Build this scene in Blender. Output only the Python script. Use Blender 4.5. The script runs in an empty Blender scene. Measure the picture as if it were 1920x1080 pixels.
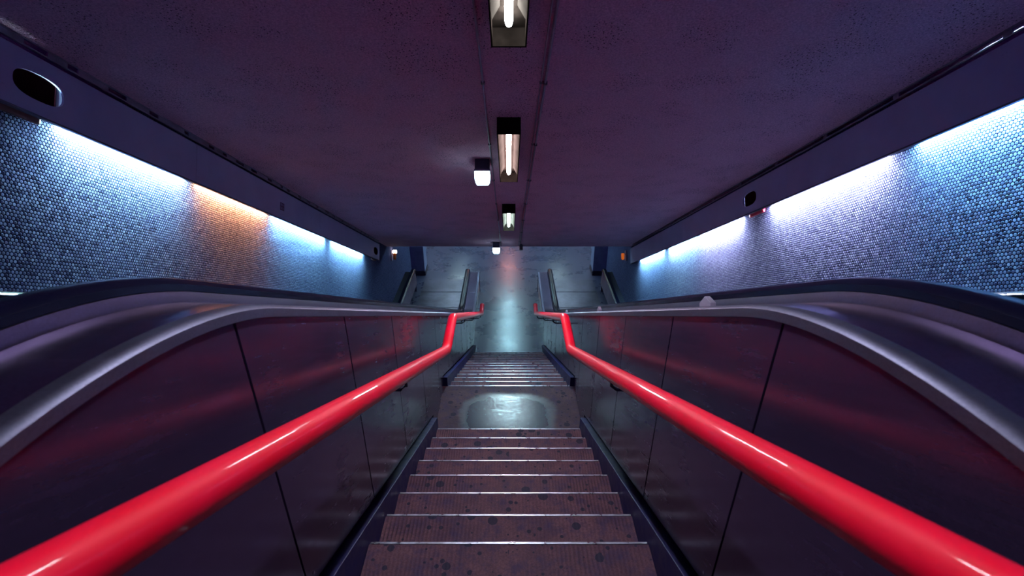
import bpy, math, random
from math import sin, cos, tan, radians, pi, sqrt
random.seed(7)
sc = bpy.context.scene
COL = sc.collection
ZO = 5.95                       # eye height above the lower hall floor
YO = 0.0

# ------------------------------------------------------------------ dimensions (eye-relative, metres)
SE = radians(29.9)              # escalator / ceiling slope
SS = radians(29.146)            # stair flights
TR = 0.30
RI = TR * tan(SS)
Y_UP, Z_UP = 3.791, -3.441      # last nosing of the upper flight
Z_LAND = Z_UP - RI
Y_LO = Y_UP + TR + 0.585        # first nosing of the lower flight (far edge of the landing)
N_LO = 14
Y_FL = Y_LO + TR * (N_LO - 1)
Z_FL = -5.95
WS, W = 0.69, 0.735             # half width of treads / of the stair well
XR = 0.54                       # handrail
XC, XT = 2.53, 2.58             # light cover face / tile wall
HC = 1.45                       # ceiling, perpendicular to the slope
LIP, CTOP = 0.425 * XC, 0.547 * XC
Z_TOPDECK, Z_BOTDECK = -0.55, -5.45
Y_END = 11.57

# ------------------------------------------------------------------ mesh helpers
class MB:
    def __init__(s): s.v, s.f = [], []
    def add(s, vs, fs):
        b = len(s.v); s.v += [tuple(v) for v in vs]; s.f += [tuple(i + b for i in f) for f in fs]; return s
    def box(s, x0, x1, y0, y1, z0, z1):
        vs = [(x, y, z) for z in (z0, z1) for y in (y0, y1) for x in (x0, x1)]
        return s.add(vs, [(0, 2, 3, 1), (4, 5, 7, 6), (0, 1, 5, 4), (2, 6, 7, 3), (0, 4, 6, 2), (1, 3, 7, 5)])
    def sbox(s, x0, x1, u0, u1, n0, n1):
        """box in slope space (x, along slope u, normal n)"""
        vs = [S(x, u, n) for n in (n0, n1) for u in (u0, u1) for x in (x0, x1)]
        return s.add(vs, [(0, 2, 3, 1), (4, 5, 7, 6), (0, 1, 5, 4), (2, 6, 7, 3), (0, 4, 6, 2), (1, 3, 7, 5)])
    def tube(s, pts, r, n=12, cap=True, ring=None):
        rings = []
        P = [V(p) for p in pts]
        for i, p in enumerate(P):
            a = P[max(i - 1, 0)]; c = P[min(i + 1, len(P) - 1)]
            d = (c - a).normalized()
            x = V((1, 0, 0))
            if abs(d.dot(x)) > .95: x = V((0, 0, 1))
            e1 = (x - d * d.dot(x)).normalized(); e2 = d.cross(e1)
            rr = r[i] if isinstance(r, (list, tuple)) else r
            rings.append([p + e1 * (rr * cos(2 * pi * k / n)) + e2 * (rr * sin(2 * pi * k / n)) for k in range(n)])
        b = 0; vs = [v for R in rings for v in R]; fs = []
        for i in range(len(rings) - 1):
            for k in range(n):
                fs.append((i * n + k, i * n + (k + 1) % n, (i + 1) * n + (k + 1) % n, (i + 1) * n + k))
        if cap:
            fs.append(tuple(reversed(range(n)))); fs.append(tuple(range((len(rings) - 1) * n, len(rings) * n)))
        return s.add(vs, fs)
    def sweep(s, prof, path, side=1, closed=True):
        """prof: (x, n) points; path: (Y, Z, slope angle)"""
        m = len(prof); vs = []
        for (Y, Z, a) in path:
            for (x, n) in prof: vs.append((side * x, Y + n * sin(a), Z + n * cos(a)))
        fs = []
        L = m if closed else m - 1
        for i in range(len(path) - 1):
            for k in range(L):
                q = (i * m + k, i * m + (k + 1) % m, (i + 1) * m + (k + 1) % m, (i + 1) * m + k)
                fs.append(q if side > 0 else tuple(reversed(q)))
        if closed:
            fs.append(tuple(range(m))); fs.append(tuple(range((len(path) - 1) * m, len(path) * m)))
        return s.add(vs, fs)
    def prism(s, poly, x0, x1):
        """poly in (Y, Z), extruded across x"""
        m = len(poly)
        vs = [(x0, y, z) for y, z in poly] + [(x1, y, z) for y, z in poly]
        fs = [tuple(range(m)), tuple(range(2 * m - 1, m - 1, -1))]
        fs += [(k, (k + 1) % m, m + (k + 1) % m, m + k) for k in range(m)]
        return s.add(vs, fs)

from mathutils import Vector as V
def S(x, u, n): return (x, u * cos(SE) + n * sin(SE), -u * sin(SE) + n * cos(SE))

def link(name, data, parent=None):
    o = bpy.data.objects.new(name, data); COL.objects.link(o)
    if parent is not None: o.parent = parent
    return o
def rootloc(o):
    p = V((0, 0, 0))
    while o is not None: p += o.location; o = o.parent
    return p
def part(name, mb, mat, parent=None, smooth=False, bevel=0, label=None):
    me = bpy.data.meshes.new(name)
    off = rootloc(parent) if parent is not None else V((0, 0, 0))
    me.from_pydata([(x - off.x, y - off.y, z + ZO - off.z) for x, y, z in mb.v], [], mb.f)
    import bmesh
    bm = bmesh.new(); bm.from_mesh(me); bmesh.ops.recalc_face_normals(bm, faces=bm.faces)
    if bevel:
        ed = [e for e in bm.edges if len(e.link_faces) == 2 and e.calc_face_angle(0) > .6]
        bmesh.ops.bevel(bm, geom=ed, offset=bevel, segments=2, affect='EDGES', profile=.6)
    bm.to_mesh(me); bm.free()
    if smooth:
        me.polygons.foreach_set('use_smooth', [True] * len(me.polygons))
        me.set_sharp_from_angle(angle=radians(40))
    me.materials.append(mat)
    o = link(name, me, parent)
    if label: o['label'] = label
    return o
def thing(name, label, cat, loc, group=None):
    o = link(name, None); o.empty_display_size = .1
    o.location = (loc[0], loc[1], loc[2] + ZO)
    o['label'] = label; o['category'] = cat
    if group: o['group'] = group
    return o
def tag(o, label, cat, group=None):
    o['label'] = label; o['category'] = cat
    if group: o['group'] = group
    return o
def struct(name, mb, mat, **k):
    o = part(name, mb, mat, **k); o['kind'] = 'structure'; return o

# ------------------------------------------------------------------ materials
class N:
    def __init__(s, name):
        s.m = bpy.data.materials.new(name); s.m.use_nodes = True
        s.t = s.m.node_tree; s.t.nodes.clear()
        s.out = s.n('ShaderNodeOutputMaterial'); s.b = s.n('ShaderNodeBsdfPrincipled')
        s.l(s.b.outputs[0], s.out.inputs[0])
        g = s.n('ShaderNodeNewGeometry'); s.pos = g.outputs['Position']
    def n(s, t, **k):
        o = s.t.nodes.new(t)
        for a, b in k.items(): setattr(o, a, b)
        return o
    def l(s, a, b): s.t.links.new(a, b)
    def put(s, sock, v):
        if hasattr(v, 'is_linked') or hasattr(v, 'links'): s.l(v, sock)
        else: sock.default_value = v
    def math(s, op, a, b=0.0, c=None, clamp=False):
        o = s.n('ShaderNodeMath', operation=op, use_clamp=clamp)
        s.put(o.inputs[0], a); s.put(o.inputs[1], b)
        if c is not None: s.put(o.inputs[2], c)
        return o.outputs[0]
    def ramp(s, v, a, b, lo=0.0, hi=1.0):
        o = s.n('ShaderNodeMapRange'); o.clamp = True
        s.put(o.inputs[0], v); o.inputs[1].default_value = a; o.inputs[2].default_value = b
        o.inputs[3].default_value = lo; o.inputs[4].default_value = hi
        return o.outputs[0]
    def mix(s, f, a, b):
        o = s.n('ShaderNodeMix', data_type='RGBA'); s.put(o.inputs[0], f)
        s.put(o.inputs[6], (*a, 1) if isinstance(a, tuple) else a); s.put(o.inputs[7], (*b, 1) if isinstance(b, tuple) else b)
        return o.outputs[2]
    def scale(s, v):
        o = s.n('ShaderNodeVectorMath', operation='MULTIPLY'); s.l(s.pos, o.inputs[0]); o.inputs[1].default_value = v
        return o.outputs[0]
    def noise(s, sc_, det=3, rough=.6, vec=None, out=0):
        o = s.n('ShaderNodeTexNoise'); o.inputs['Scale'].default_value = sc_; o.inputs['Detail'].default_value = det
        o.inputs['Roughness'].default_value = rough
        s.l(vec if vec is not None else s.pos, o.inputs['Vector']); return o.outputs[out]
    def voro(s, sc_, out='Distance', vec=None, rand=1.0):
        o = s.n('ShaderNodeTexVoronoi', voronoi_dimensions='2D'); o.inputs['Scale'].default_value = sc_; o.inputs['Randomness'].default_value = rand
        s.l(vec if vec is not None else s.pos, o.inputs['Vector']); return o.outputs[out]
    def bump(s, h, st, dist=.01):
        o = s.n('ShaderNodeBump'); o.inputs['Strength'].default_value = st; o.inputs['Distance'].default_value = dist
        s.l(h, o.inputs['Height']); s.l(o.outputs[0], s.b.inputs['Normal'])
    def set(s, **k):
        nm = dict(col='Base Color', rough='Roughness', metal='Metallic', coat='Coat Weight', coatr='Coat Roughness',
                  spec='Specular IOR Level', aniso='Anisotropic')
        for a, b in k.items():
            s.put(s.b.inputs[nm[a]], (*b, 1) if isinstance(b, tuple) else b)
        return s

def simple(name, col, rough=.5, metal=0.0, var=.25, scl=9, **k):
    q = N(name); f = q.noise(scl, 4)
    q.set(col=q.mix(q.ramp(f, .3, .7), tuple(c * (1 - var) for c in col), tuple(min(1, c * (1 + var)) for c in col)),
          rough=q.ramp(f, .3, .7, max(.02, rough - .08), rough + .08), metal=metal, **k)
    return q.m
def emit(name, col, st):
    q = N(name)
    q.set(col=(.02, .02, .02), rough=.4)
    q.b.inputs['Emission Color'].default_value = (*col, 1); q.b.inputs['Emission Strength'].default_value = st
    return q.m

def steel(name, col, rough=.3, scratch=.5, dirt=.5, metal=1.0, bmp=.06):
    q = N(name)
    big = q.noise(2.6, 5, .65)
    fine = q.noise(160, 2, .6)
    # brushed along the slope
    dt = q.n('ShaderNodeVectorMath', operation='DOT_PRODUCT'); q.l(q.pos, dt.inputs[0]); dt.inputs[1].default_value = (0, cos(SE), -sin(SE))
    dn = q.n('ShaderNodeVectorMath', operation='DOT_PRODUCT'); q.l(q.pos, dn.inputs[0]); dn.inputs[1].default_value = (0, sin(SE), cos(SE))
    cb = q.n('ShaderNodeCombineXYZ'); q.l(dt.outputs['Value'], cb.inputs[0])
    q.l(q.math('MULTIPLY', dn.outputs['Value'], 14.0), cb.inputs[1])
    streak = q.noise(3.2, 5, .7, vec=cb.outputs[0])
    scr = q.ramp(q.noise(1.1, 8, .85, vec=q.scale((9, 9, 30))), .55, .75)
    f = q.math('MULTIPLY', q.ramp(big, .32, .7), dirt)
    c1 = q.mix(f, col, tuple(c * .45 for c in col))
    c2 = q.mix(q.math('MULTIPLY', q.ramp(streak, .5, .75), .35), c1, tuple(min(1, c * 1.5) for c in col))
    q.set(col=q.mix(q.math('MULTIPLY', q.ramp(fine, .35, .7), .3), c2, tuple(c * .35 for c in col)), metal=metal)
    r = q.math('ADD', q.ramp(big, .3, .75, rough - .04, rough + .07), q.math('MULTIPLY', q.ramp(streak, .4, .7), .06))
    q.set(rough=q.math('SUBTRACT', r, q.math('MULTIPLY', scr, .06 * scratch)))
    h = q.math('ADD', q.math('MULTIPLY', fine, .25), streak)
    q.bump(h, bmp, .004)
    return q.m

M = {}
M['panel'] = steel('brushed_dark_steel', (.095, .058, .145), .21, scratch=0, dirt=.2, metal=.7, bmp=.02)
M['deck'] = steel('worn_steel', (.40, .34, .50), .19, scratch=.2, dirt=.3, bmp=.02)
M['trim'] = steel('trim_steel', (.145, .135, .205), .48, scratch=.2, dirt=.3)
M['strip'] = steel('strip_steel', (.09, .062, .12), .42, scratch=.2, dirt=.4)
M['curb'] = simple('blue_grey_stone', (.007, .006, .06), .5, 0, .3, 14, spec=.3)
M['walldeck'] = simple('dark_deck_steel', (.012, .013, .025), .6, 0, .5, 7, spec=.1)  # near-black base colour, keeps the tubes' reflection off this deck
M['plate'] = steel('worn_comb_plate', (.20, .20, .25), .36, scratch=1, dirt=.9)
M['black'] = simple('black_recess', (.006, .004, .012), .7)
q = N('black_rubber'); q.set(col=(.003, .003, .012), rough=.24, spec=.12); M['rubber'] = q.m
M['dark'] = simple('dark_metal', (.05, .045, .07), .45, .6)
M['white'] = simple('white_enamel', (.72, .72, .74), .35)
M['reflector'] = simple('dark_reflector', (.009, .0075, .006), .5, 0, .3, spec=0.0); M['lamptray'] = simple('dark_lamp_tray', (.006, .0045, .0035), .6, 0, .4, 20, spec=0.0)  # near-black base colours offset the strong tube emission
M['chrome'] = simple('chrome', (.6, .6, .62), .2, 1.0)
M['nosing'] = simple('nosing_metal', (.55, .60, .70), .32, 1.0, .3, 20)
M['pillar'] = simple('blue_grey_paint', (.16, .19, .33), .5, 0, .2)
M['duct'] = simple('grey_paint', (.20, .17, .24), .5, 0, .25)
M['reddev'] = simple('red_plastic', (.65, .01, .06), .4)
M['redshade'] = simple('red_plastic_shaded', (.07, .003, .012), .5)  # same red plastic with the left units' shade put into its colour
M['orange'] = simple('orange_plastic', (.75, .16, .01), .35)
M['stop'] = simple('grey_casting', (.30, .25, .33), .45, .3)

q = N('red_paint')
f = q.noise(5, 4); f2 = q.noise(90, 2)
q.set(col=q.mix(q.ramp(f, .35, .7), (.95, .001, .025), (1.0, .003, .045)), rough=.5, spec=.15, coat=.4, coatr=.05)
M['red'] = q.m

# light cover: enamelled sheet, purple grey
q = N('cover_sheet')
f = q.noise(1.6, 5); d = q.ramp(q.noise(26, 4, .8), .66, .74)
q.set(col=q.mix(q.math('MULTIPLY', d, .5), q.mix(q.ramp(f, .3, .7), (.34, .33, .54), (.44, .43, .64)), (.06, .04, .09)), rough=.42)
M['cover'] = q.m

# ceiling: rough sprayed plaster with dark pits
q = N('sprayed_plaster')
big = q.noise(1.3, 4); fine = q.noise(95, 4, .75); pit = q.voro(30); pm = q.ramp(q.noise(3.0, 2), .42, .6)
pits = q.math('MULTIPLY', q.math('LESS_THAN', pit, q.math('MULTIPLY', pm, .12)), .85)
pit2 = q.voro(85); pits2 = q.math('MULTIPLY', q.math('LESS_THAN', pit2, q.math('MULTIPLY', pm, .17)), .6)
c = q.mix(q.ramp(big, .3, .7), (.90, .52, .70), (.97, .64, .80))
c = q.mix(q.ramp(fine, .35, .68), tuple([.56, .30, .46]), c)
c = q.mix(pits2, c, (.07, .045, .09))
q.set(col=q.mix(pits, c, (.02, .012, .03)), rough=.75, spec=.05)
q.bump(q.math('SUBTRACT', fine, q.math('ADD', pits, pits2)), 1.0, .02)
M['ceil'] = q.m

# round mosaic tiles in a hexagonal packing, in slope coordinates
q = N('round_mosaic_tile')
P_ = 0.0215
du = q.n('ShaderNodeVectorMath', operation='DOT_PRODUCT'); q.l(q.pos, du.inputs[0]); du.inputs[1].default_value = (0, cos(SE) / P_, -sin(SE) / P_)
dv = q.n('ShaderNodeVectorMath', operation='DOT_PRODUCT'); q.l(q.pos, dv.inputs[0]); dv.inputs[1].default_value = (0, sin(SE) / P_, cos(SE) / P_)
u, v = du.outputs['Value'], dv.outputs['Value']
R3 = sqrt(3)
def cell(ou, ov):
    a = q.math('SUBTRACT', q.math('FLOORED_MODULO', q.math('ADD', u, ou), 1.0), .5)
    b = q.math('SUBTRACT', q.math('FLOORED_MODULO', q.math('ADD', v, ov), R3), R3 / 2)
    d = q.math('SQRT', q.math('ADD', q.math('MULTIPLY', a, a), q.math('MULTIPLY', b, b)))
    return a, b, d
a1, b1, d1 = cell(200, 200 * R3); a2, b2, d2 = cell(200.5, 200.5 * R3)
pick = q.math('LESS_THAN', d1, d2)
def sel(x, y): return q.math('ADD', q.math('MULTIPLY', x, pick), q.math('MULTIPLY', y, q.math('SUBTRACT', 1.0, pick)))
d = q.math('MINIMUM', d1, d2)
cx = q.math('SUBTRACT', u, sel(a1, a2)); cy = q.math('SUBTRACT', v, sel(b1, b2))
cmb = q.n('ShaderNodeCombineXYZ'); q.l(q.math('ROUND', q.math('MULTIPLY', cx, 2.0)), cmb.inputs[0]); q.l(q.math('ROUND', q.math('MULTIPLY', cy, 2 / R3)), cmb.inputs[1])
wn = q.n('ShaderNodeTexWhiteNoise', noise_dimensions='2D'); q.l(cmb.outputs[0], wn.inputs['Vector'])
rnd = wn.outputs['Value']; rcol = wn.outputs['Color']
tile = q.ramp(d, .385, .45, 1, 0)
dirt = q.ramp(q.noise(1.1, 5, .7), .35, .7)
tc = q.mix(rnd, (.095, .105, .215), (.165, .19, .32))
tc = q.mix(q.math('MULTIPLY', dirt, .35), tc, (.06, .05, .16))
q.set(col=q.mix(tile, (.008, .008, .03), tc), rough=q.math('ADD', q.math('MULTIPLY', tile, -.38), .74))
# every tile sits at its own slight tilt
gn = q.n('ShaderNodeNewGeometry')
sub = q.n('ShaderNodeVectorMath', operation='SUBTRACT'); q.l(rcol, sub.inputs[0]); sub.inputs[1].default_value = (.5, .5, .5)
mul = q.n('ShaderNodeVectorMath', operation='SCALE'); q.l(sub.outputs[0], mul.inputs[0]); mul.inputs['Scale'].default_value = .09
bp = q.n('ShaderNodeBump'); bp.inputs['Strength'].default_value = .6; bp.inputs['Distance'].default_value = .004
q.l(q.ramp(d, .30, .48, 1, 0), bp.inputs['Height'])
ad = q.n('ShaderNodeVectorMath', operation='ADD'); q.l(bp.outputs[0], ad.inputs[0]); q.l(mul.outputs[0], ad.inputs[1])
nr = q.n('ShaderNodeVectorMath', operation='NORMALIZE'); q.l(ad.outputs[0], nr.inputs[0]); q.l(nr.outputs[0], q.b.inputs['Normal'])
q.set(spec=0.0)
M['tile'] = q.m

# stone treads: fine ribs, gum spots, worn middle
def stone(name, ca, cb_, spots=True, rib=True, rough=.55):
    q = N(name)
    big = q.noise(4.0, 5, .65); fine = q.noise(130, 3, .7)
    c = q.mix(q.ramp(big, .3, .7), ca, cb_)
    c = q.mix(q.math('MULTIPLY', q.ramp(fine, .35, .7), .55), c, tuple(x * .35 for x in ca))
    c = q.mix(q.ramp(q.noise(11, 5, .7), .46, .66, 0, .7), c, (.035, .026, .075))
    h = fine
    if rib:
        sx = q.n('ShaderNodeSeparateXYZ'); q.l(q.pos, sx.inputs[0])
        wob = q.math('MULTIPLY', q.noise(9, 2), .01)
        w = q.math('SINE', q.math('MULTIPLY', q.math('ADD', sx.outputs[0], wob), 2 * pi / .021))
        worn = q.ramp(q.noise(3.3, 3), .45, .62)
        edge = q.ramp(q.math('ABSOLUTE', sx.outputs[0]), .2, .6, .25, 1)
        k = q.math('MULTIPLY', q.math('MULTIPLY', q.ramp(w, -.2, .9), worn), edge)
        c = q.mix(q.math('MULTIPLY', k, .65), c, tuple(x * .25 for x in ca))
        h = q.math('ADD', h, q.math('MULTIPLY', w, .5))
    if spots:
        vn = q.n('ShaderNodeTexVoronoi', voronoi_dimensions='2D'); vn.inputs['Scale'].default_value = 7.5; q.l(q.pos, vn.inputs['Vector'])
        wn = q.n('ShaderNodeTexWhiteNoise', noise_dimensions='3D'); q.l(vn.outputs['Position'], wn.inputs['Vector'])
        lim = q.math('MULTIPLY', q.ramp(wn.outputs['Value'], .35, 1.0), .25)
        dd = q.math('ADD', vn.outputs['Distance'], q.math('MULTIPLY', q.noise(40, 2), .08))
        sp = q.math('LESS_THAN', q.math('SUBTRACT', dd, .04), lim)
        vn2 = q.n('ShaderNodeTexVoronoi', voronoi_dimensions='2D'); vn2.inputs['Scale'].default_value = 15; q.l(q.pos, vn2.inputs['Vector'])
        wn2 = q.n('ShaderNodeTexWhiteNoise', noise_dimensions='3D'); q.l(vn2.outputs['Position'], wn2.inputs['Vector'])
        sp2 = q.math('LESS_THAN', vn2.outputs['Distance'], q.math('MULTIPLY', q.ramp(wn2.outputs['Value'], .6, 1.0), .2))
        c = q.mix(q.math('MULTIPLY', q.math('MAXIMUM', sp, sp2), .9), c, (.016, .016, .036))
    q.set(col=c, rough=q.ramp(big, .3, .7, rough - .12, rough + .1), spec=.1)
    q.bump(h, .25, .004)
    return q
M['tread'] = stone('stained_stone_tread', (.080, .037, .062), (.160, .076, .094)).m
q = stone('worn_landing_stone', (.05, .032, .052), (.10, .06, .075), rib=False)
sx = q.n('ShaderNodeSeparateXYZ'); q.l(q.pos, sx.inputs[0])
ex = q.math('DIVIDE', q.math('SUBTRACT', sx.outputs[0], -.01), .50); ey = q.math('DIVIDE', q.math('SUBTRACT', sx.outputs[1], Y_UP + .38), .36)
e = q.math('ADD', q.math('POWER', q.math('ABSOLUTE', ex), 3.0), q.math('POWER', q.math('ABSOLUTE', ey), 3.0))
e = q.math('ADD', e, q.math('MULTIPLY', q.math('SUBTRACT', q.noise(5, 4, .6), .5), .9))
wear = q.ramp(e, .55, 1.2, 1, 0)
old = q.b.inputs['Base Color'].links[0].from_socket
q.set(col=q.mix(wear, old, (.010, .018, .045)), rough=q.ramp(wear, 0, 1, .66, .27), spec=q.ramp(wear, 0, 1, .15, 1.0))
q.bump(q.noise(24, 4, .6), .45, .006)
M['landing'] = q.m

q = N('polished_hall_floor')
big = q.noise(1.8, 5, .65); fine = q.noise(70, 3, .7)
c = q.mix(q.ramp(big, .3, .7), (.05, .055, .10), (.085, .085, .14))
c = q.mix(q.math('MULTIPLY', q.ramp(fine, .4, .7), .5), c, (.035, .03, .06))
q.set(col=c, rough=q.ramp(big, .3, .7, .24, .33), spec=1.0); q.bump(fine, .08, .004)
M['floor'] = q.m
M['hallwall'] = simple('hall_wall_paint', (.20, .19, .28), .55, 0, .3, 3)
M['hallceil'] = simple('hall_ceiling_paint', (.20, .17, .24), .7)
M['backwall'] = simple('dark_concrete', (.05, .04, .07), .8)

EK = 1.0; TK = 42.0; LK = 12.0; HK = 8.0
CY, WH, OR, WM = (.40, .92, 1.0), (.93, .93, 1.0), (1.0, .36, .10), (.98, .86, .95)
BL = (.32, .82, 1.0)
M['tubeC'] = emit('tube_cyan', CY, 62 * TK)
M['tubeG'] = emit('tube_pale_cyan', (.52, .95, .96), 75 * TK)
M['tubeW'] = emit('tube_white', WH, 85 * TK)
M['tubeO'] = emit('tube_orange', OR, 52 * TK)
M['tubeB'] = emit('tube_blue', BL, 75 * TK)
M['lampW'] = emit('lamp_tube_white', (.84, .90, 1.0), 16 * LK)
M['lampC'] = emit('lamp_tube_cyan', (.60, .90, 1.0), 32 * LK)
M['lampY'] = emit('lamp_tube_warm', (1.0, .80, .92), 16 * LK)
M['hallW'] = emit('hall_tube_blue_white', (.42, .82, 1.0), 24 * HK)
M['hallS'] = emit('hall_side_tube', (.60, .88, 1.0), 11 * HK)
M['hallP'] = emit('hall_tube_pink', (1.0, .40, .38), 14 * HK)
M['bulk'] = emit('bulkhead_glow', (.55, .90, 1.0), 9 * EK)
M['warmE'] = emit('warm_glow', (1.0, .80, .68), 14 * EK)
M['orgE'] = emit('orange_glow', (1.0, .20, .02), .45)

# ------------------------------------------------------------------ shell
b = MB()
for s in (-1, 1):
    for nm in ('wall',):
        b = MB()
        Yt = 12.35
        poly = [(-2.2, 2.2), (-2.2, -1.6)]
        poly += [(.6, -1.6), (8.9, -6.1), (Yt, -6.1), (Yt, -3.3), (9.9, -3.3)]
        pr = [(y, z) for y, z in poly]
        b.prism(pr, s * XT, s * (XT + .25))
        struct('wall_left' if s < 0 else 'wall_right', b, M['tile'])
u0, u1 = -2.9, 10.74
b = MB(); b.sbox(-XT - .25, XT + .25, u0, u1, HC, HC + .3)
struct('ceiling', b, M['ceil'])
# lower hall
b = MB(); b.box(-3.2, 3.2, Y_FL + .0, 23, Z_FL - .2, Z_FL)
struct('floor', b, M['floor'])
b = MB()
yc, zc_ = S(0, u1, HC)[1:]
b.box(-3.2, 3.2, yc + .16, 23, -3.35, -3.15)
struct('ceiling_hall', b, M['hallceil'])
b = MB(); b.box(-3.2, 3.2, 23, 23.2, Z_FL - .2, -3.15)
struct('wall_far', b, M['backwall'])
for s in (-1, 1):
    b = MB(); b.box(*sorted((s * 2.50, s * 2.75)), 13.0, 23, Z_FL, -3.35)
    struct('wall_hall_left' if s < 0 else 'wall_hall_right', b, M['hallwall'])
    t = thing('pillar', ('left' if s < 0 else 'right') + ' blue-grey square pillar at the foot of the escalator beside the tiled wall', 'pillar', (s * 2.44, 12.7, Z_FL), 'pillars at the foot of the escalators')
    b = MB(); b.box(*sorted((s * 2.26, s * 2.62)), 12.52, 12.95, Z_FL + .12, -3.35)
    part('shaft', b, M['pillar'], t, bevel=.01)
    b = MB(); b.box(*sorted((s * 2.245, s * 2.62)), 12.50, 12.97, Z_FL, Z_FL + .12)
    part('plinth', b, M['dark'], t)
# upper hall floor behind the top step
K_UP = 12
y_top = Y_UP - K_UP * TR - TR
b = MB(); b.box(-W, W, -2.6, y_top, Z_UP + (K_UP + 1) * RI - .25, Z_UP + (K_UP + 1) * RI)
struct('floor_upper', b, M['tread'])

# ------------------------------------------------------------------ stairs
def flight(label, y_first, z_first, n, skip, cat='stairs'):
    """y_first/z_first: nosing of the top step; n steps going down"""
    zb = z_first - (n - 1) * RI - .35
    t = thing('staircase', label, cat, (0, y_first + (n - 1) * TR, z_first - n * RI))
    for k in range(n):
        y, z = y_first + k * TR, z_first - k * RI
        if skip and k == 0: continue
        b = MB(); b.box(-WS, WS, y - TR - .02 if not (skip and k == 1) else y - TR - .007, y - .007, z - RI - .06, z - .001)
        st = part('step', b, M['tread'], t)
        b = MB(); b.box(-WS + .005, WS - .005, y - .006, y + .004, z - .026, z + .0025)
        part('nosing', b, M['nosing'], st, bevel=.002, label='thin bright metal nosing')
    return t
up = flight('upper flight of stained brown stone steps above the worn landing', Y_UP - K_UP * TR, Z_UP + K_UP * RI, K_UP + 1, 0)
lo = flight('lower flight of dark stone steps running from the landing to the hall floor', Y_LO, Z_LAND, N_LO, 1)
b = MB(); b.prism([(Y_UP - .006, Z_LAND - .2), (Y_UP - .006, Z_LAND + .018), (Y_LO - TR - .1, Z_LAND + .002), (Y_LO - .007, Z_LAND), (Y_LO - .007, Z_LAND - .2)], -W - .012, W + .012)
o = part('stair_landing', b, M['landing'])
b = MB(); b.box(-WS + .005, WS - .005, Y_LO - .006, Y_LO + .004, Z_LAND - .026, Z_LAND + .0025)
part('nosing', b, M['nosing'], o, bevel=.002, label='thin bright metal nosing')
tag(o, 'stone landing between the two flights with a dark polished patch in the middle', 'landing')

CURB = .115
def nos_up(y): return Z_UP - (y - Y_UP) * tan(SS)
def nos_lo(y): return Z_LAND - (y - Y_LO) * tan(SS)
def base(y):
    """line where the side cladding ends"""
    if y < Y_UP + .1: return nos_up(y) + CURB
    if y < Y_LO - .05: return Z_LAND
    return max(nos_lo(y) + CURB, Z_FL)
for s in (-1, 1):
    x0, x1 = sorted((s * (WS + .002), s * (W + .045)))
    b = MB(); ya, yb = y_top + .1, Y_UP + .08
    b.prism([(ya, nos_up(ya) + CURB), (yb, nos_up(yb) + CURB), (yb, Z_LAND + .001), (yb - .3, Z_LAND - .2), (ya, nos_up(ya) - .45)], x0, x1)
    part('stringer', b, M['curb'], up, bevel=.004, label='dark blue stone stringer')
    b = MB(); ya, yb = Y_LO + .002, Y_LO + (Z_LAND + CURB - Z_FL) / tan(SS)
    b.prism([(ya, nos_lo(ya) + CURB), (yb, nos_lo(yb) + CURB), (yb - .3, Z_FL - .1), (ya, nos_lo(ya) - .45)], x0, x1)
    part('stringer', b, M['curb'], lo, bevel=.004, label='dark blue stone stringer')

# ------------------------------------------------------------------ escalators
def arc_path(y0, y1, off=0.0):
    """trim line: level, arc, slope, arc, level -> (Y, Z, angle)"""
    R1, R2 = 1.85, 1.5
    ta = -Z_TOPDECK / tan(SE); tb = -Z_BOTDECK / tan(SE)
    pts = []
    T = R1 * tan(SE / 2)
    pts.append((y0, Z_TOPDECK, 0.0))
    for i in range(0, 17):
        a = SE * i / 16
        pts.append((ta - T + R1 * sin(a), Z_TOPDECK - R1 * (1 - cos(a)), a))
    T = R2 * tan(SE / 2)
    ys, zs = tb - T * cos(SE), Z_BOTDECK + T * sin(SE)
    cy, cz = ys + R2 * sin(SE), zs + R2 * cos(SE)
    for i in range(0, 13):
        a = SE * (1 - i / 12)
        pts.append((cy - R2 * sin(a), cz - R2 * cos(a), a))
    pts.append((y1, Z_BOTDECK, 0.0))
    return pts
PATH = arc_path(-2.0, Y_END)
def trimZ(y):
    for (a, za, _), (c, zc, _) in zip(PATH, PATH[1:]):
        if a <= y <= c: return za + (zc - za) * (y - a) / (c - a)
    return PATH[-1][1]
def densify(p):
    out = []
    for A, B in zip(p, p[1:]):
        d = sqrt((A[0] - B[0]) ** 2 + (A[1] - B[1]) ** 2); k = max(1, int(d / .5))
        for i in range(k): out.append(tuple(A[j] + (B[j] - A[j]) * i / k for j in range(3)))
    return out + [p[-1]]
DP = densify(PATH)

def belt_path(noff):
    """handrail loop centre line with a half-turn at each newel"""
    p = []
    R = .11
    e = DP[-1]; st = DP[0]
    out = [(Y + noff * sin(a), Z + noff * cos(a), a) for (Y, Z, a) in DP]
    yE, zE = out[-1][0], out[-1][1]
    for i in range(1, 10):
        a = pi * i / 9
        out.append((yE + R * sin(a), zE - R + R * cos(a), a))
    yS, zS = out[0][0], out[0][1]
    pre = []
    for i in range(9, 0, -1):
        a = -pi * i / 9
        pre.append((yS + R * sin(a), zS - R + R * cos(a), a))
    return pre + out
BELT = belt_path(.072)
belt_prof = [(-.052, .002), (-.052, .022), (-.038, .036), (-.012, .041), (.012, .041), (.038, .036), (.052, .022), (.052, .002), (.036, .0), (-.036, .0)]

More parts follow.
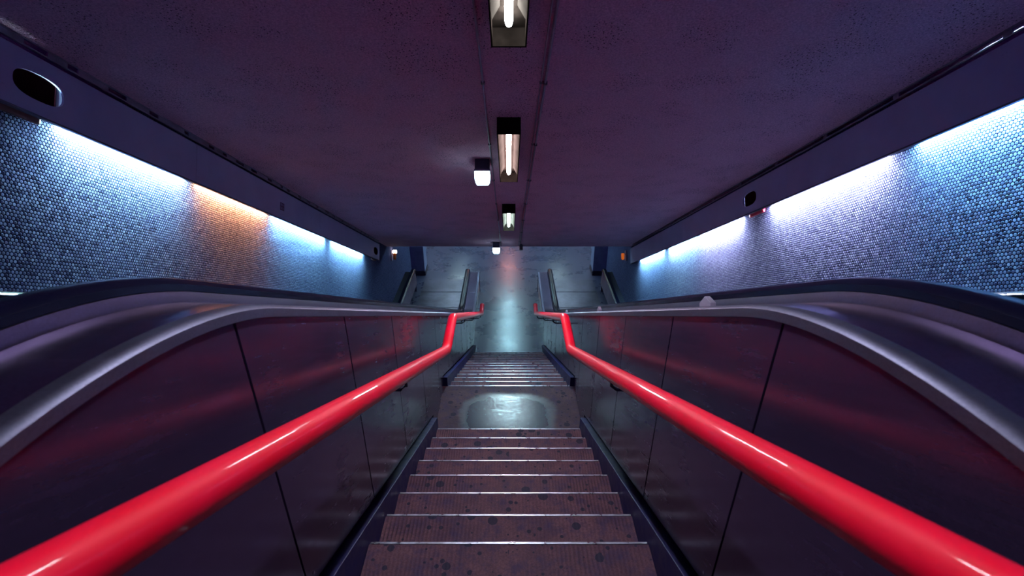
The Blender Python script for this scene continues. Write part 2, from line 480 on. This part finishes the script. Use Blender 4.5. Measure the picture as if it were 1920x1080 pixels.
JN = [1.18 + .8 * k for k in range(-3, 14)]
def escalator(s):
    side = 'left' if s < 0 else 'right'
    t = thing('escalator', 'steel escalator running down along the ' + side + ' side of the central stairs', 'escalator', (s * 1.68, 11.0, Z_FL), 'escalators beside the stairs')
    # dark backing behind the cladding joints
    b = MB(); ys = [-2.0 + .25 * i for i in range(int(13.57 / .25) + 1)] + [Y_END - .02]
    poly = [(y, trimZ(y) - .004) for y in ys] + [(y, base(y) - .05 if y < Y_FL + .2 else Z_FL) for y in reversed(ys)]
    m = len(ys)
    x0, x1 = s * (W + .014), s * (W + .05)
    vs = []; fs = []
    for i, y in enumerate(ys):
        top = trimZ(y) - .004; bot = max(base(y) - .06, Z_FL)
        vs += [(x0, y, top), (x0, y, bot), (x1, y, top), (x1, y, bot)]
    for i in range(m - 1):
        A, B = 4 * i, 4 * i + 4
        fs += [(A, B, B + 1, A + 1), (A + 2, A + 3, B + 3, B + 2), (A, A + 2, B + 2, B), (A + 1, B + 1, B + 3, A + 3)]
    fs += [(0, 1, 3, 2), (4 * m - 4, 4 * m - 2, 4 * m - 1, 4 * m - 3)]
    b.add(vs, fs); part('backing_sheet', b, M['black'], t)
    # side panels with narrow joints
    js = [y for y in JN] + [Y_END - .03]
    for ja, jb in zip(js, js[1:]):
        b = MB(); n = 9; ya, yb = ja + .006, jb - .006
        vs = []; fs = []
        ysn = [ya + (yb - ya) * i / (n - 1) for i in range(n)]
        for brk in (Y_UP + .1, Y_LO - .05):
            if ya + .03 < brk < yb - .03: ysn += [brk - .001, brk + .001]
        ysn.sort(); n = len(ysn)
        for y in ysn:
            top = trimZ(y) - .006; bot = base(y) + .028
            for x in (s * W, s * (W + .014)): vs += [(x, y, top), (x, y, bot)]
        for i in range(n - 1):
            A, B = 4 * i, 4 * i + 4
            fs += [(A, A + 1, B + 1, B), (A + 2, B + 2, B + 3, A + 3), (A, B, B + 2, A + 2), (A + 1, A + 3, B + 3, B + 1)]
        fs += [(0, 2, 3, 1), (4 * n - 4, 4 * n - 3, 4 * n - 1, 4 * n - 2)]
        b.add(vs, fs)
        p = part('side_panel', b, M['panel'], t)
        if .5 < ja < 8.5:
            for y in (ya + .05, yb - .05):
                b = MB(); z = base(y) + .075
                b.tube([(s * (W + .004), y, z), (s * (W - .003), y, z)], .006, 8)
                part('bolt', b, M['chrome'], p)
    b = MB(); b.sweep([(W - .012, -.004), (W - .012, .022), (W - .004, .031), (W + .012, .034), (W + .035, .034), (W + .035, -.004)], DP, s)
    part('trim_rail', b, M['trim'], t, smooth=True)
    b = MB(); b.sweep([(W + .035, .0), (W + .035, .031), (.955, .040), (.955, .0)], DP, s)
    part('deck_plate', b, M['deck'], t, smooth=True)
    b = MB(); b.sweep([(.966, .0), (.966, .040), (.972, .072), (1.075, .072), (1.075, .0)], DP, s)
    part('handrail_track', b, M['strip'], t, smooth=True)
    b = MB(); b.sweep([(.955, .0), (.955, .022), (.966, .022), (.966, .0)], DP, s)
    part('joint_strip', b, M['black'], t, smooth=True)
    for xc in (1.026, 2.385):
        b = MB(); b.sweep([(xc + x, n) for x, n in belt_prof], BELT, s)
        part('handrail_belt', b, M['rubber'], t, smooth=True)
    # inner balustrade faces and skirts
    b = MB(); b.sweep([(1.075, .07), (1.10, -.28), (1.085, -.28), (1.055, .07)], DP, s)
    part('inner_panel', b, M['strip'], t, smooth=True)
    b = MB(); b.sweep([(2.335, .07), (2.31, -.28), (2.325, -.28), (2.355, .07)], DP, s)
    part('inner_panel', b, M['strip'], t, smooth=True)
    for xa, xb in ((1.10, 1.185), (2.225, 2.31)):
        b = MB(); lo_, hi_ = (xa, xb)
        prof = [(xa, -.27), (xb, -.34), (xb, -.62), (xa, -.62)] if xa < 2 else [(xb, -.27), (xa, -.34), (xa, -.62), (xb, -.62)]
        b.sweep(prof, [p for p in DP if p[0] < 10.9], s)
        part('skirt', b, M['dark'], t, smooth=True)
        b = MB(); xm = xb if xa < 2 else xa
        b.sweep([(xm - .012, -.335), (xm + .012, -.335), (xm + .012, -.36), (xm - .012, -.36)], [p for p in DP if p[0] < 10.6], s)
        part('skirt_brush', b, M['trim'], t, smooth=True)
    # wall-side deck
    b = MB(); b.sweep([(2.335, .0), (2.335, .070), (2.435, .070), (2.44, .040), (XT - .003, .046), (XT - .003, .0)], DP, s)
    part('deck_plate', b, M['walldeck'], t, smooth=True)
    # newel end plates
    for xa, xb in ((W - .01, 1.075), (2.335, XT - .003)):
        b = MB(); x0, x1 = sorted((s * xa, s * xb))
        b.box(x0, x1, Y_END - .02, Y_END + .0, Z_FL, Z_BOTDECK + .03)
        part('newel_end', b, M['strip'], t)
    # steps
    yk = 1.35
    for k in range(21):
        y = yk + .40 * k
        z = -y * tan(SE) - .50
        z = max(z, Z_FL + .002)
        b = MB(); x0, x1 = sorted((s * 1.19, s * 2.22))
        b.box(x0, x1, y - .40, y, z - .26, z)
        part('step', b, M['dark'], t, bevel=.004)
    # landing plates at the foot
    x0, x1 = sorted((s * 1.19, s * 2.22))
    for ya, yb, lab in ((9.75, 10.68, None), (10.70, 11.50, 'bright worn plate'), (11.52, 12.2, None)):
        b = MB(); b.box(x0, x1, ya, yb, Z_FL + .001, Z_FL + .014)
        part('comb_plate', b, M['plate'], t, bevel=.003, label=lab)
    b = MB(); b.box(x0, x1, -2.0, .95, -1.10, -1.05); part('top_plate', b, M['deck'], t)
    return t
escL, escR = escalator(-1), escalator(1)

# anti-slide stoppers on the right deck
for k, (u, lab) in enumerate(((2.30, 'grey five-sided stopper on the right escalator deck, largest and nearest of three'),
                         (5.05, 'grey five-sided stopper on the right escalator deck, middle of three'),
                         (7.9, 'grey five-sided stopper on the right escalator deck, farthest of three near the handrail bend'))):
    b = MB(); n0 = .034; L = .066
    prof = [(-L, 0), (L, 0), (L, .022), (0, .052), (-L, .022)]
    vs = [S(x, u + a, n0 + h) for x in (.88, .905) for a, h in prof]
    m = 5
    b.add(vs, [tuple(range(m)), tuple(range(2 * m - 1, m - 1, -1))] + [(i, (i + 1) % m, m + (i + 1) % m, m + i) for i in range(m)])
    o = part('deck_stopper', b, M['stop'], bevel=.003)
    tag(o, lab, 'stopper', 'stoppers on the right escalator deck')

# ------------------------------------------------------------------ red handrails
YA, ZA = 3.70, -2.475
YB = YA + .56
YCe, ZCe = 8.78, -2.475 - (8.78 - YB) * tan(radians(29.3))
for s in (-1, 1):
    side = 'left' if s < 0 else 'right'
    t = thing('handrail', 'glossy red tube handrail along the ' + side + ' side of the stairs, bending level over the landing', 'handrail', (s * XR, YCe, ZCe - .9), 'red handrails of the stairs')
    sl = tan(radians(29.75))
    y0 = -.9
    pts = [(s * XR, y0, ZA + (YA - y0) * sl)]
    for i in range(1, 24): y = y0 + (YA - .07 - y0) * i / 24; pts.append((s * XR, y, ZA + (YA - y) * sl))
    def bend(c, d0, d1, r=.06, n=5):
        c, d0, d1 = V(c), V(d0).normalized(), V(d1).normalized()
        return [tuple((c - d0 * r) * (1 - k / n) ** 2 + c * 2 * (1 - k / n) * (k / n) + (c + d1 * r) * (k / n) ** 2) for k in range(n + 1)]
    sl2 = tan(radians(29.3))
    pts += bend((s * XR, YA, ZA), (0, 1, -sl), (0, 1, 0))
    pts += bend((s * XR, YB, ZA), (0, 1, 0), (0, 1, -sl2))
    for i in range(1, 8): pts.append((s * XR, YB + (YCe - YB) * i / 8, ZA - (YCe - YB) * i / 8 * sl2))
    pts += bend((s * XR, YCe, ZCe), (0, 1, -sl2), (0, 1, 0))
    pts.append((s * XR, YCe + .34, ZCe))
    b = MB(); b.tube(pts, .043, 24)
    part('rail', b, M['red'], t, smooth=True)
    b = MB(); b.tube([(s * XR, YCe + .335, ZCe), (s * XR, YCe + .35, ZCe), (s * XR, YCe + .36, ZCe)], [.0445, .0445, .03], 24)
    part('end_cap', b, M['red'], t, smooth=True)
    def railz(y):
        if y < YA: return ZA + (YA - y) * sl
        if y < YB: return ZA
        return ZA - (y - YB) * sl2
    for y in (.2, 2.17, 5.4, 6.9, 8.4):
        z = railz(y)
        b = MB(); b.tube([(s * XR, y, z - .03), (s * XR, y, z - .075), (s * (XR + .03), y, z - .10), (s * (W - .006), y, z - .10)], .009, 10)
        br = part('bracket', b, M['dark'], t, smooth=True)
        b = MB(); b.tube([(s * (W - .008), y, z - .10), (s * (W - .0005), y, z - .10)], .032, 16)
        part('rosette', b, M['dark'], br)

# ------------------------------------------------------------------ light covers along the walls
HU, HN_, HA, HB = .15, 1.222, .151, .071      # hatch half length, centre, half height
def rect_hole(b, s, ua, ub, n0, n1, hu):
    """cover face with a rounded opening centred at u=hu"""
    K = 32
    inner, outer = [], []
    for k in range(K):
        a = 2 * pi * k / K
        c_, s_ = cos(a), sin(a)
        e = 2.6
        inner.append((hu + HA * math.copysign(abs(c_) ** (2 / e), c_), HN_ + HB * math.copysign(abs(s_) ** (2 / e), s_)))
    for (iu, in_) in inner:
        du_, dn_ = iu - hu, in_ - HN_
        tt = min((ub - hu) / du_ if du_ > 1e-9 else 1e9, (ua - hu) / du_ if du_ < -1e-9 else 1e9,
                 (n1 - HN_) / dn_ if dn_ > 1e-9 else 1e9, (n0 - HN_) / dn_ if dn_ < -1e-9 else 1e9)
        outer.append((hu + du_ * tt, HN_ + dn_ * tt))
    cor = [(ub, n1), (ua, n1), (ua, n0), (ub, n0)]
    for xx in (s * XC, s * (XC + .012)):
        vs = [S(xx, *p) for p in inner] + [S(xx, *p) for p in outer] + [S(xx, *p) for p in cor]
        fs = [(k, (k + 1) % K, K + (k + 1) % K, K + k) for k in range(K)]
        for ci, (cu, cn) in enumerate(cor):
            for k in range(K):
                A, B = outer[k], outer[(k + 1) % K]
                onu = lambda p: abs(p[0] - cu) < 1e-6
                onn = lambda p: abs(p[1] - cn) < 1e-6
                if (onu(A) and onn(B) and not onu(B)) or (onn(A) and onu(B) and not onn(B)):
                    fs.append((K + k, K + (k + 1) % K, 2 * K + ci))
        b.add(vs, fs)
    vs = [S(s * XC, *p) for p in inner] + [S(s * (XC + .012), *p) for p in inner]
    b.add(vs, [(k, (k + 1) % K, K + (k + 1) % K, K + k) for k in range(K)])

def cover(s, joints, holes):
    side = 'left' if s < 0 else 'right'
    t = thing('light_cover', 'long purple-grey sheet metal cover hiding the tubes along the ' + side + ' tiled wall', 'light cover', S(s * XC, joints[-1], LIP), 'light covers along the walls')
    for a, c in zip(joints, joints[1:]):
        a_, c_ = a + .0015, c - .0015
        hs = [h for h in holes if a_ < h < c_]
        b = MB()
        if hs:
            h = hs[0]
            if h - .35 > a_: b.sbox(*sorted((s * XC, s * (XC + .012))), a_, h - .3, LIP, CTOP)
            if h + .35 < c_: b.sbox(*sorted((s * XC, s * (XC + .012))), h + .3, c_, LIP, CTOP)
            rect_hole(b, s, max(a_, h - .3), min(c_, h + .3), LIP, CTOP, h)
        else:
            b.sbox(*sorted((s * XC, s * (XC + .012))), a_, c_, LIP, CTOP)
        p = part('cover_panel', b, M['cover'], t)
        b = MB(); cuts = [a_] + ([hs[0] - .2, hs[0] + .2] if hs else []) + [c_]
        for q0, q1 in zip(cuts[::2], cuts[1::2]):
            b.sbox(*sorted((s * (XC + .0122), s * (XC + .015))), q0, q1, LIP + .001, CTOP - .007)
        part('added_black_liner', b, M['black'], p)  # unseen black sheet added inside the cover to cut bounce onto the wall
    b = MB(); b.sbox(*sorted((s * (XC - .004), s * (XC + .02))), joints[0], joints[-1], LIP - .012, LIP - .0)
    part('lip_edge', b, M['trim'], t, bevel=.002, label='thin bright lower edge')
    b = MB(); b.sbox(*sorted((s * (XC + .012), s * (XT + .0))), joints[0], joints[-1], CTOP - .02, CTOP - .006)
    part('cover_top', b, M['black'], t)
    b = MB(); b.sbox(*sorted((s * (XC + .012), s * (XT - .002))), joints[-1] - .015, joints[-1], LIP - .0, CTOP - .006)
    part('end_plate', b, M['dark'], t)
    return t
cL = cover(-1, [-1.4, 1.4, 4.09, 6.8, 9.28, 9.96], [2.70, 9.70])
cR = cover(1, [-1.4, 1.9, 4.6, 7.4, 10.60], [5.33])
# marks on the left cover: small dark violet label and two scuffs
b = MB()
u_, n_ = 5.66, 1.21
for (a0, a1, n0, n1) in ((-.05, .05, .032, .042), (-.05, -.036, -.042, .042), (.03, .048, -.042, .042), (-.022, -.010, -.03, .025), (.002, .014, -.042, .03), (-.05, .02, -.042, -.030), (-.03, .04, -.004, .006)):
    b.sbox(-XC - .0005 + .0, -XC + .0015, u_ + a0, u_ + a1, n_ + n0, n_ + n1)
o = part('cover_label', b, simple('violet_ink', (.09, .012, .10), .5)); tag(o, 'small dark violet printed square mark on the left light cover', 'label')

# tubes behind the covers
def wall_tube(s, ua, ub, mat, lab):
    x, n = s * (XT - .018), LIP + .028
    t = thing('fluorescent_tube', lab, 'fluorescent tube', S(x, ub, n), 'tubes behind the ' + ('left' if s < 0 else 'right') + ' light cover')
    b = MB(); b.tube([S(x, ua + .03, n), S(x, ub - .03, n)], .0105, 10); part('glass_tube', b, M[mat], t, smooth=True)
    for u in (ua, ub - .03):
        b = MB(); b.sbox(x - .013, x + .013, u, u + .028, n - .012, CTOP - .02); part('lamp_holder', b, M['white'], t)
    for u in (ua - .018, ub + .010):
        b = MB(); b.sbox(*sorted((s * (XC + .018), s * (XT - .004))), u, u + .008, LIP + .006, CTOP - .022); part('end_plate', b, M['duct'], t)  # unseen partitions added so the lit patches break between tubes
    b = MB(); b.sbox(x - .013, x + .013, ua, ub, CTOP - .075, CTOP - .022); part('batten', b, M['duct'], t)
for ua, ub, m, lab in ((2.84, 4.04, 'tubeG', 'pale cyan tube glowing behind the left cover, nearest of its row'),
                       (4.13, 5.42, 'tubeO', 'orange-pink tube glowing behind the left cover'),
                       (5.48, 7.12, 'tubeC', 'cyan tube behind the left cover just past the orange glow'),
                       (7.36, 8.98, 'tubeC', 'cyan tube at the far end of the left cover')):
    wall_tube(-1, ua, ub, m, lab)
for ua, ub, m, lab in ((1.62, 3.18, 'tubeB', 'blue-cyan tube behind the right cover, nearest of its row'),
                       (3.40, 4.98, 'tubeW', 'white tube behind the right cover before the oval opening'),
                       (5.56, 6.86, 'tubeW', 'bluish white tube behind the right cover just past the oval opening'),
                       (6.94, 8.22, 'tubeG', 'pale cyan tube behind the right cover, second from its far end'),
                       (8.40, 10.0, 'tubeC', 'cyan tube at the far end of the right cover')):
    wall_tube(1, ua, ub, m, lab)
for s, u, lab in ((-1, 2.61, 'shaded red device behind the large oval opening of the left cover, nearest'),
                  (-1, 9.66, 'shaded red device behind the opening at the far end of the left cover'),
                  (1, 5.25, 'red device behind the oval opening of the right cover')):
    t = thing('alarm_unit', lab, 'alarm unit', S(s * 2.56, u, LIP), 'red devices behind the cover openings')
    b = MB(); b.sbox(*sorted((s * (XC + .018), s * (XT - .006))), u - .17, u + .13, LIP - .042, LIP + .028); part('base', b, M['reddev'] if s > 0 else M['redshade'], t, bevel=.012)
    b = MB(); b.sbox(*sorted((s * (XC + .0125), s * (XT - .004))), u - .17, u + .205, LIP + .020, CTOP - .022); part('housing', b, simple('hatch_shade_fill', (.012, .002, .004), .6, spec=0.0), t, bevel=.01)  # near-black block fills the opening, painting its shaded inside

# cable trays between cover and ceiling
for s in (-1, 1):
    side = 'left' if s < 0 else 'right'
    t = thing('cable_tray', 'thin dark cable tray above the ' + side + ' light cover', 'cable tray', S(s * XC, 9.7, CTOP + .03), 'cable trays under the ceiling')
    ue = 9.9 if s < 0 else 10.4
    for n in (CTOP + .022, CTOP + .058):
        b = MB(); b.sbox(*sorted((s * (XC - .004), s * (XC + .012))), -1.4, ue, n, n + .008); part('rail', b, M['duct'], t)
    if s < 0:
        k = 0; u = 1.0
        while u < ue - .1:
            w = random.uniform(.10, .30)
            b = MB(); b.sbox(*sorted((s * (XC + .0), s * (XC + .008))), u, u + w, CTOP + .030, CTOP + .058); part('rung', b, M['duct'], t)
            u += w + random.uniform(.05, .16)
    else:
        for u in [1 + .75 * i for i in range(12)]:
            b = MB(); b.sbox(*sorted((s * (XC + .0), s * (XC + .008))), u, u + .05, CTOP + .030, CTOP + .058); part('rung', b, M['duct'], t)

# ------------------------------------------------------------------ ceiling lamps over the stairs
def ceiling_lamp(ua, ub, mat, lab):
    w, n0 = .088, 1.325
    t = thing('ceiling_lamp', lab, 'ceiling lamp', S(0, (ua + ub) / 2, HC), 'tube lamps on the ceiling above the stairs')
    b = MB(); b.sbox(-w, w, ua, ub, HC - .03, HC + .0); part('tray', b, M['lamptray'], t)
    for s in (-1, 1):
        b = MB(); b.sbox(*sorted((s * w, s * (w - .008))), ua, ub, n0, HC - .03); part('side_flange', b, M['lamptray'], t, bevel=.002)
        b = MB(); vs = [S(s * .040, ua + .02, HC - .036), S(s * (w - .009), ua + .02, n0 + .02), S(s * (w - .009), ub - .20, n0 + .02), S(s * .040, ub - .20, HC - .036)]
        vs += [S(s * .040, ua + .02, HC - .031), S(s * (w - .009), ua + .02, n0 + .026), S(s * (w - .009), ub - .20, n0 + .026), S(s * .040, ub - .20, HC - .031)]
        b.add(vs, [(0, 1, 2, 3), (7, 6, 5, 4), (0, 4, 5, 1), (1, 5, 6, 2), (2, 6, 7, 3), (3, 7, 4, 0)])
        part('reflector', b, M['reflector'], t)
    for u in (ua, ub - .012):
        b = MB(); b.sbox(-w, w, u, u + .012, n0, HC - .03); part('end_plate', b, M['lamptray'], t)
    b = MB(); nt = n0 + .060
    b.tube([S(0, ua + .03, nt), S(0, ub - .13, nt), S(0, ub - .105, nt), S(0, ub - .095, nt)], [.019, .019, .016, .006], 14)
    part('glass_tube', b, M[mat], t, smooth=True)
    for u in (ua + .014, ub - .14):
        b = MB(); b.sbox(-.014, .014, u, u + .03, nt + .012, HC - .03); part('lamp_holder', b, M['lamptray'], t)
    return t
ceiling_lamp(1.10, 2.47, 'lampW', 'tube lamp at the top edge of the picture on the dark ceiling, nearest of three')
ceiling_lamp(-1.50, -.14, 'lampW', 'tube lamp of the same row above and behind the viewer, mirrored on the near rails')
ceiling_lamp(3.68, 5.04, 'lampY', 'tube lamp on the ceiling beside the square bulkhead lamp, middle of three')
ceiling_lamp(6.60, 7.99, 'lampC', 'smallest and farthest of the three tube lamps on the sloped ceiling')

# conduits either side of the lamps
for x, lab, r in ((-.162, 'thin conduit on the ceiling left of the tube lamps', .007), (.226, 'thin conduit on the ceiling right of the tube lamps, outer one', .008), (.20, 'thin conduit on the ceiling right of the tube lamps, inner one', .005)):
    t = thing('conduit', lab, 'conduit', S(x, 5, HC), 'conduits along the ceiling')
    b = MB(); b.tube([S(x, -1, HC - r), S(x, 10.6, HC - r)], r, 8); part('pipe', b, M['duct'], t, smooth=True)
    for u in [.8 + 1.15 * i for i in range(9)]:
        b = MB(); b.sbox(x - r * 1.7, x + r * 1.7, u, u + .02, HC - 2.3 * r, HC); part('clip', b, M['dark'], t)

# bulkhead lamps
def bulkhead(x, u, lab):
    t = thing('bulkhead_lamp', lab, 'bulkhead lamp', S(x, u, HC), 'square emergency lamps on the ceiling')
    b = MB(); b.sbox(x - .068, x + .068, u - .03, u + .13, HC - .10, HC - .0); part('housing', b, M['dark'], t, bevel=.008)
    b = MB(); b.sbox(x - .074, x + .074, u - .035, u + .135, HC - .118, HC - .10); part('rim', b, M['duct'], t, bevel=.004)
    b = MB(); vs = []
    for n, k in ((HC - .118, 1.0), (HC - .19, .94), (HC - .22, .72)):
        vs += [S(x - .072 * k, u + .05 - .08 * k, n), S(x + .072 * k, u + .05 - .08 * k, n), S(x + .072 * k, u + .05 + .08 * k, n), S(x - .072 * k, u + .05 + .08 * k, n)]
    fs = [(0, 1, 2, 3), (11, 10, 9, 8)]
    for r_ in range(2):
        for k in range(4): fs.append((4 * r_ + k, 4 * r_ + (k + 1) % 4, 4 * r_ + 4 + (k + 1) % 4, 4 * r_ + 4 + k))
    b.add(vs, fs); part('diffuser', b, M['bulk'], t, bevel=.008)
bulkhead(-.248, 4.70, 'square glowing bulkhead lamp beside the middle tube lamp')
bulkhead(-.25, 10.1, 'small glowing bulkhead lamp at the lower edge of the sloped ceiling')
t = thing('camera_unit', 'small dark camera box hanging at the lower edge of the ceiling', 'camera', S(.25, 10.4, HC), None)
b = MB(); b.sbox(.215, .285, 10.35, 10.5, HC - .115, HC - .02); part('housing', b, M['dark'], t, bevel=.008)
b = MB(); b.sbox(.235, .265, 10.40, 10.44, HC - .02, HC); part('mount', b, M['dark'], t)

# wall lamps with orange glass near the foot
for s in (-1, 1):
    side = 'left' if s < 0 else 'right'
    u = 11.2
    t = thing('wall_lamp', 'small orange lamp on the ' + side + ' tiled wall at the lower end of the ceiling', 'wall lamp', S(s * XT, u, 1.36), 'orange lamps at the foot of the walls')
    b = MB(); b.sbox(*sorted((s * (XT - .02), s * XT)), u - .06, u + .06, 1.20, 1.42); part('back_plate', b, M['duct'], t)
    b = MB(); b.tube([S(s * (XT - .075), u, 1.22), S(s * (XT - .075), u, 1.24), S(s * (XT - .075), u, 1.34), S(s * (XT - .075), u, 1.36)], [.02, .032, .036, .03], 14); part('orange_lens', b, M['orgE'] if s > 0 else M['orange'], t, smooth=True)
    if s < 0:
        b = MB(); b.tube([S(s * (XT - .075), u, 1.36), S(s * (XT - .075), u, 1.375), S(s * (XT - .075), u, 1.43)], [.036, .046, .036], 14); part('bulb', b, M['warmE'], t, smooth=True)
    b = MB(); b.sbox(*sorted((s * (XT - .075), s * (XT - .018))), u - .012, u + .012, 1.335, 1.355); part('arm', b, M['dark'], t)

# ------------------------------------------------------------------ lamps of the lower hall (their reflections lie on the floor)
def hall_lamp(x, ya, mat, lab, L=1.3):
    t = thing('ceiling_lamp', lab, 'ceiling lamp', (x, ya + L / 2, -3.35), 'tube lamps of the lower hall')
    b = MB(); b.box(x - .09, x + .09, ya, ya + L, -3.40, -3.351); part('tray', b, M['white'], t)
    b = MB(); b.tube([(x, ya + .04, -3.43), (x, ya + L - .04, -3.43)], .019, 12); part('glass_tube', b, M[mat], t, smooth=True)
    for y in (ya + .02, ya + L - .05):
        b = MB(); b.box(x - .014, x + .014, y, y + .03, -3.43, -3.40); part('lamp_holder', b, M['white'], t)
for y, m, lab in ((12.4, 'hallW', 'bluish tube lamp reflected on the hall floor right below the stairs'),
                  (14.3, 'hallW', 'bluish tube lamp over the middle of the lower hall, second from the stairs'),
                  (17.4, 'hallP', 'pinkish tube lamp over the middle of the lower hall, farthest in the row')):
    hall_lamp(0, y, m, lab)
for s in (-1, 1):
    for y in (13.6, 16.0):
        hall_lamp(s * 1.75, y, 'hallS', ('left' if s < 0 else 'right') + ' side tube lamp of the lower hall, ' + ('nearer the stairs' if y < 15 else 'farther from the stairs'))

# ------------------------------------------------------------------ world, camera, view
w = bpy.data.worlds.new('world'); sc.world = w; w.use_nodes = True
w.node_tree.nodes['Background'].inputs[0].default_value = (.17, .04, .80, 1)
w.node_tree.nodes['Background'].inputs[1].default_value = .32

cam = bpy.data.cameras.new('camera'); co = bpy.data.objects.new('camera', cam); COL.objects.link(co)
co.location = (0, 0, ZO); co.rotation_euler = (radians(90 - 26.85), 0, 0)
cam.lens = 18; cam.sensor_width = 36; cam.sensor_fit = 'HORIZONTAL'; cam.shift_x = 6 / 1920
cam.clip_start = .02; cam.clip_end = 100
cam.dof.use_dof = True; cam.dof.focus_distance = 4.5; cam.dof.aperture_fstop = 4.0
sc.camera = co
vs_ = sc.view_settings
sc.display_settings.display_device = 'sRGB'
vs_.view_transform = 'Standard'; vs_.look = 'None'; vs_.gamma = 1; vs_.exposure = 0; vs_.use_curve_mapping = False
sc.cycles.max_bounces = 10; sc.cycles.diffuse_bounces = 5; sc.cycles.glossy_bounces = 5
sc.cycles.use_denoising = True
sc.cycles.sample_clamp_indirect = 6
